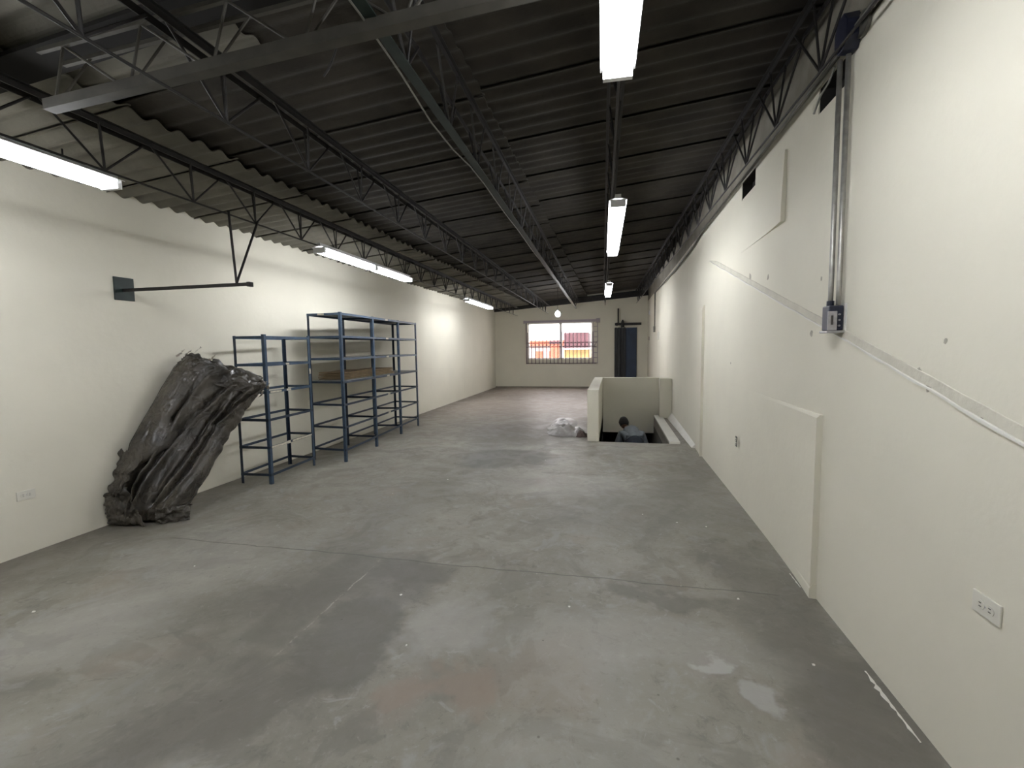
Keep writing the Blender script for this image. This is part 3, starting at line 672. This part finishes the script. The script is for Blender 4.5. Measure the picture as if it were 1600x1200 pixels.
# ------------------------------------------------------------------ electrics on the right wall
jb = empty('junction_box', (XR, 2.80, 3.125), 'octagonal blue black junction box high on the right wall', 'junction box')
g = MB(); n = 8; vv = []
for xx, sc_ in ((-.075, .95), (-.004, 1.0)):
    for k in range(n):
        a = 2*pi*(k+.5)/n; vv.append((xx, .075*sc_*cos(a), .10*sc_*sin(a)))
g.add(vv, [(k, (k+1) % n, n+(k+1) % n, n+k) for k in range(n)]+[tuple(range(n))[::-1], tuple(range(n, 2*n))]).build('housing', M_jbox, jb, bevel=.004)
MB().disc((-.02, -.09, -.01), (1, 0, 0), .06, .016, 24).build('cover_disc', M_galvd, jb)
single('conduit', MB().tube([(XR-.055, 2.84, 3.02), (XR-.055, 2.835, 1.84), (XR-.055, 2.835, 1.75)], .0125, 12), M_galv, 'grey metal conduit dropping down the right wall to the switch box, left pipe of two', 'conduit', smooth=True)
single('conduit', MB().tube([(XR-.030, 2.808, 3.03), (XR-.030, 2.803, 1.84), (XR-.030, 2.803, 1.75)], .0125, 12), M_galv, 'grey metal conduit dropping down the right wall to the switch box, right pipe of two', 'conduit', smooth=True)
sb = empty('switch_box', (XR, 2.82, 1.67), 'blue metal switch box with grey faceplate at the foot of the conduit', 'switch box')
MB().box(-.078, -.008, -.030, .055, -.055, .078).build('housing', M_jbox, sb, bevel=.006)
MB().box(-.085, -.040, -.036, -.030, -.055, .048).build('faceplate', M_zinc, sb, bevel=.002)
MB().box(-.070, -.060, -.040, -.036, -.025, .025).build('toggle', M_slot, sb)
MB().box(-.088, -.004, -.038, .058, -.068, -.056).build('bottom_plate', M_zinc, sb, bevel=.002)
MB().tube([(-.055, .015, .078), (-.055, .015, .105)], .018, 12).build('connector', M_jbox, sb)
MB().box(-.003, 0, -.05, .07, -.07, .09).build('mounting_plate', M_trim, sb)
for k in range(3): MB().tube([(-.03, -.030, .03-k*.03), (-.03, -.04, .03-k*.03)], .005, 8).build('screw', M_zinc, sb)
single('torn_tape', sheet('tmp', [(XR-.05, 3.2, 2.99), (XR-.03, 3.2, 2.955), (XR-.03, 2.94, 3.03), (XR-.05, 2.94, 3.05)], 4, 20, .01, 3, None, M_tape, off=Vector((0, 0, 0)), hem=.004) and MB().tube([(XR-.03, 3.22, 2.93), (XR-.035, 3.12, 2.985), (XR-.03, 3.03, 3.01), (XR-.035, 2.95, 3.05)], .006, 6), M_galv, 'thin pale wire hanging over the broken hole below the junction box', 'wire')
bpy.data.objects.remove(bpy.data.objects['tmp'])
def outlet(loc, rot, horiz, label, broken=False):
    o = empty('wall_outlet', loc, label, 'outlet'); o.rotation_euler = (0, 0, rot)
    a, c = (.0585, .036) if horiz else (.036, .0585)
    if not broken: MB().box(-a, a, -.007, 0, -c, c).build('cover_plate', M_plastic, o, bevel=.0025)
    else: MB().box(-.03, .03, -.003, 0, -.05, .05).build('back_box', M_slot, o)
    for s in (-1, 1):
        px, pz = (s*.02, 0) if horiz else (0, s*.02)
        r = MB(); r.disc((px, -.004, pz), (0, -1, 0), .0165, .005, 20).build('receptacle', M_plastic, o)
        g = MB()
        for t in (-1, 1):
            dx, dz = (0, t*.006) if horiz else (t*.006, 0)
            sx, sz = (.0045, .0012) if horiz else (.0012, .0045)
            g.box(px+dx-sx, px+dx+sx, -.0105, -.008, pz+dz-sz, pz+dz+sz)
        g.build('slots', M_slot, o)
    if not broken: MB().disc((0, -.007, 0), (0, -1, 0), .003, .0015, 10).build('screw', M_zinc, o)
    return o
outlet((XR, 1.745, .672), -pi/2, True, 'cream double wall outlet low on the right wall in the foreground')
outlet((XR-.025, 4.796, .596), -pi/2, False, 'small outlet with dark exposed box midway along the right wall', True)
outlet((XL, 2.57, .46), pi/2, True, 'cream wall outlet low on the left wall left of the wrapped bundle')
single('conduit', MB().tube([(XR-.015, 14.2, 3.1), (XR-.015, 14.2, 2.05)], .016, 8), M_galvd, 'short dark conduit dropping near the far end of the right wall', 'conduit', smooth=True)
single('switch_box', MB().box(XR-.05, XR, 14.1, 14.26, 1.93, 2.10), M_galvd, 'dark narrow box at the end of the far conduit', 'switch box', bevel=.005)
single('switch_plate', MB().box(XR-.02, XR, 13.0, 13.25, 1.70, 1.90), M_plastic, 'grey switch plate on the right wall by the far conduit', 'switch', bevel=.005)
single('wall_light_base', MB().disc((XR, 16.3, 2.65), (-1, 0, 0), .075, .03, 20, .055), M_white, 'small round white fitting high on the right wall near the far corner', 'fitting')
single('socket_plate', MB().box(XR-.015, XR, 16.4, 16.52, 1.72, 1.84), M_o1, 'tiny pinkish socket plate on the right wall by the dark door', 'socket', bevel=.003)

# ------------------------------------------------------------------ loose plastic film and flakes on the floor
pf = empty('plastic_film', (-.8, 8.3, 0), 'crumpled heap of clear whitish plastic film beside the stair wall', 'plastic film')
OF = Vector((-.8, 8.3, 0))
def heap(c, rx, ry, h, seed):
    g = MB(); n = 34; vv = []; fs = []
    for i in range(n+1):
        for k in range(n):
            f = i/n; a = 2*pi*k/n; rr = 1+.35*noise.noise(Vector((cos(a)*1.6, sin(a)*1.6, seed)))
            x, y = c[0]+rx*f*rr*cos(a), c[1]+ry*f*rr*sin(a)
            z = h*max(0, 1-f**1.6)*(.55+1.1*abs(noise.noise(Vector((x*6, y*4, seed)))))+.04*abs(noise.noise(Vector((x*15, y*13, seed))))*(1-f*.8)
            vv.append((min(x, -.42)-OF.x, y-OF.y, z+.003))
    for i in range(n):
        for k in range(n): fs.append((i*n+k, i*n+(k+1) % n, (i+1)*n+(k+1) % n, (i+1)*n+k))
    g.add(vv, fs); return g
heap((-.80, 8.15), .34, .40, .17, 1).build('film_fold', M_bag, pf, smooth=True)
heap((-.98, 9.0), .28, .80, .08, 5).build('film_fold', M_bag, pf, smooth=True)
heap((-.53, 7.9), .11, .2, .09, 9).build('dark_fold', mat('brown_rag', (.10, .07, .06), .9), pf, smooth=True)
rnd = random.Random(11)
FL = ['leftmost of the three beyond the crack on the right', 'middle one of the three beyond the crack on the right', 'nearest the right wall beyond the crack',
      'just this side of the crack, centre right', 'just before the crack near the wall panel', 'to the left in front of the wrapped bundle', 'far left, below the left wall outlet',
      'on the dark patch below the crack', 'beside the dark patch, towards the camera', 'in the dark dusty strip by the right wall', 'left of centre, well beyond the crack',
      'between the crack and the small blue rack', 'nearest the camera at the foot of the right wall', 'farthest one, before the stair opening']
for k, (x, y) in enumerate(((.27, 4.25), (.55, 4.1), (.78, 4.05), (-.25, 2.62), (.75, 2.9), (-2.95, 2.62), (-3.4, 1.95), (-1.3, 2.55), (-1.05, 2.1), (.95, 2.35), (-1.9, 5.0), (-2.3, 4.4), (.95, 1.7), (-.9, 6.1))):
    g = MB(); n = 7; r = .004+.004*rnd.random(); vv = [(x+r*cos(2*pi*i/n)*(.6+.7*rnd.random()), y+r*sin(2*pi*i/n)*(.6+.7*rnd.random()), z) for z in (.0005, .005) for i in range(n)]
    g.add(vv, [tuple(range(n))[::-1], tuple(range(n, 2*n))]+[(i, (i+1) % n, n+(i+1) % n, n+i) for i in range(n)])
    single('plaster_flake', g, M_flake, 'tiny white plaster flake, '+FL[k], 'flake', 'plaster flakes on the floor')
for k, (y0, y1) in enumerate(((1.95, 2.35), (3.12, 3.3))):
    g = MB(); vv = []; n = 18
    for i in range(n+1):
        y = y0+(y1-y0)*i/n; f = .004+.05*abs(noise.noise(Vector((y*19, k, 0)))); vv += [(XR-.04-f*.6, y, .0015), (XR-.04+f*.2, y, .0015), (XR-.04-f*.5, y, .004), (XR-.04+f*.15, y, .004)]
    fs = []
    for i in range(n): a = 4*i; fs += [(a, a+1, a+5, a+4), (a+2, a+6, a+7, a+3), (a, a+4, a+6, a+2), (a+1, a+3, a+7, a+5)]
    fs += [(0, 2, 3, 1), (4*n, 4*n+1, 4*n+3, 4*n+2)]
    single('paint_strip', g.add(vv, fs), M_trim, ('peeled white paint strip on the floor below the nearest outlet', 'short peeled paint strip on the floor by the wall panel corner')[k], 'paint strip')

# ------------------------------------------------------------------ person in the stairwell
def person():
    root = empty('person', (.36, 8.5, -1.05), 'person in grey shirt bending forward with back to us, down in the stairwell', 'person')
    J = {'pel': (.39, 8.42, -.20, .135), 'wai': (.38, 8.52, -.12, .125), 'che': (.36, 8.66, -.05, .135), 'upc': (.335, 8.79, .01, .095), 'nek': (.27, 8.87, .075, .055), 'nk2': (.235, 8.92, .10, .050),
         'ls': (.165, 8.76, .0, .056), 'le': (.085, 8.80, -.27, .045), 'lw': (.14, 9.00, -.46, .030), 'lh': (.155, 9.06, -.52, .034),
         'rs': (.520, 8.76, .00, .056), 're': (.605, 8.78, -.27, .045), 'rw': (.55, 9.00, -.46, .030), 'rh': (.54, 9.06, -.52, .034),
         'lhp': (.28, 8.43, -.36, .10), 'lk': (.27, 8.70, -.72, .065), 'la': (.27, 8.60, -1.12, .042), 'lt': (.27, 8.76, -1.19, .036),
         'rhp': (.48, 8.43, -.36, .10), 'rk': (.49, 8.68, -.70, .065), 'ra': (.48, 8.40, -.94, .042), 'rt': (.48, 8.54, -.99, .036)}
    E = [('pel', 'wai'), ('wai', 'che'), ('che', 'upc'), ('upc', 'nek'), ('nek', 'nk2'), ('upc', 'ls'), ('ls', 'le'), ('le', 'lw'), ('lw', 'lh'), ('upc', 'rs'), ('rs', 're'), ('re', 'rw'), ('rw', 'rh'),
         ('pel', 'lhp'), ('lhp', 'lk'), ('lk', 'la'), ('la', 'lt'), ('pel', 'rhp'), ('rhp', 'rk'), ('rk', 'ra'), ('ra', 'rt')]
    # fingers
    for s, hnd, ox in (('l', 'lh', 1), ('r', 'rh', -1)):
        hx, hy, hz, _ = J[hnd]
        for k in range(4):
            nm = s+'f%d' % k; l = (.055, .065, .062, .05)[k]; o = (-.027+.018*k)*ox
            J[nm+'a'] = (hx+o, hy+.028, hz-.026, .010); J[nm+'b'] = (hx+o, hy+.028+l*.5, hz-.035-l*.5, .009); J[nm+'c'] = (hx+o, hy+.025+l*.5, hz-.04-l*.95, .0075)
            E += [(hnd, nm+'a'), (nm+'a', nm+'b'), (nm+'b', nm+'c')]
        J[s+'tha'] = (hx+ox*.038, hy-.005, hz-.012, .011); J[s+'thb'] = (hx+ox*.05, hy+.018, hz-.05, .009); E += [(hnd, s+'tha'), (s+'tha', s+'thb')]
    J = {q: (a, b_, c-.10, r_) for q, (a, b_, c, r_) in J.items()}
    names = list(J); base = Vector((.36, 8.5, -1.05))
    def skin_all(name, keep, m, grow, rt):
        me = bpy.data.meshes.new(name); nm = [n_ for n_ in names if n_ in keep]
        bm = bmesh.new(); lay = bm.verts.layers.skin.verify(); vs_ = []
        for n_ in nm:
            q = bm.verts.new(Vector(J[n_][:3])-base); r = J[n_][3]*(.74 if name == 'body' and n_ in ('pel', 'wai', 'che', 'upc', 'lhp', 'rhp', 'ls', 'rs') else 1)+grow+(.035 if name == 'trousers' and n_ in ('pel', 'wai') else 0); q[lay].radius = (r, r); q[lay].use_root = (n_ == rt); vs_.append(q)
        for a, b_ in E:
            if a in keep and b_ in keep: bm.edges.new((vs_[nm.index(a)], vs_[nm.index(b_)]))
        bm.to_mesh(me); bm.free(); me.materials.append(m)
        o = bpy.data.objects.new(name, me); C.objects.link(o); o.parent = root
        md = o.modifiers.new('skin', 'SKIN'); md.use_smooth_shade = True
        s2 = o.modifiers.new('sub', 'SUBSURF'); s2.levels = 2; s2.render_levels = 2
        return o
    skin_all('body', set(names), M_skin, 0, 'pel')
    skin_all('shirt', {'wai', 'che', 'upc', 'ls', 'le', 'rs', 're', 'lw', 'rw'}, M_shirt, .034, 'che')
    skin_all('trousers', {'pel', 'lhp', 'lk', 'la', 'rhp', 'rk', 'ra', 'wai'}, M_trous, .045, 'pel')
    MB().tube([Vector(p)-base for p in ((.395, 8.26, -.42), (.392, 8.34, -.335), (.388, 8.43, -.275), (.384, 8.53, -.235), (.38, 8.58, -.22))], [.13, .168, .180, .172, .15], 28).build('waistband', M_trous, root, smooth=True)
    # head: shaped ovoid with brow, nose, ears, looking down and forward
    hc = Vector((.205, 8.955, .07)); fwd = Vector((-.15, .75, -.62)).normalized(); side = fwd.cross(Vector((0, 0, 1))).normalized(); up = side.cross(fwd)
    def P(a, b_, c): return hc+side*a+fwd*b_+up*c-base
    g = MB(); n, m_ = 20, 16; vv = []; fs = []
    for i in range(m_+1):
        th = pi*i/m_
        for k in range(n):
            ph = 2*pi*k/n; a = .082*sin(th)*cos(ph); b_ = .098*sin(th)*sin(ph); c = .115*cos(th)
            if c < 0: a *= 1+c*1.8; b_ = b_*(1+c*.9)+(-c)*.10
            if abs(a) < .018 and b_ > .05 and -.035 < c < .01: b_ += .018
            if abs(abs(a)-.03) < .014 and b_ > .05 and 0 < c < .025: b_ -= .008
            if abs(a) < .03 and b_ > .05 and -.07 < c < -.055: b_ += .006
            vv.append(P(a, b_, c))
    for i in range(m_):
        for k in range(n): fs.append((i*n+k, i*n+(k+1) % n, (i+1)*n+(k+1) % n, (i+1)*n+k))
    g.add(vv, fs); hd = g.build('head', M_skin, root, smooth=True)
    for s in (-1, 1):
        MB().tube([P(s*.074, .0, .022), P(s*.086, -.012, .012), P(s*.084, -.006, -.012), P(s*.074, .004, -.028)], [.008, .014, .012, .006], 8).build('ear', M_skin, hd, smooth=True)
        MB().tube([P(s*.03, .080, .008), P(s*.03, .092, .008)], .010, 10).build('eye', M_white, hd, smooth=True)
    g = MB(); vv = []; fs = []
    for i in range(m_+1):
        th = pi*i/m_*.72
        for k in range(n):
            ph = 2*pi*k/n; lim = 1.0
            a = .092*sin(th)*cos(ph); b_ = .106*sin(th)*sin(ph); c = .124*cos(th)
            if b_ > .02 and c < .05: b_ = .02+(b_-.02)*.3; a *= .85; c = max(c, .03)
            j = 1+.03*noise.noise(Vector((a*60, b_*60, c*60))); vv.append(P(a*j, b_*j-.004, c*j))
    for i in range(m_):
        for k in range(n): fs.append((i*n+k, i*n+(k+1) % n, (i+1)*n+(k+1) % n, (i+1)*n+k))
    g.add(vv, fs); g.build('hair', M_hair, root, smooth=True)
person()
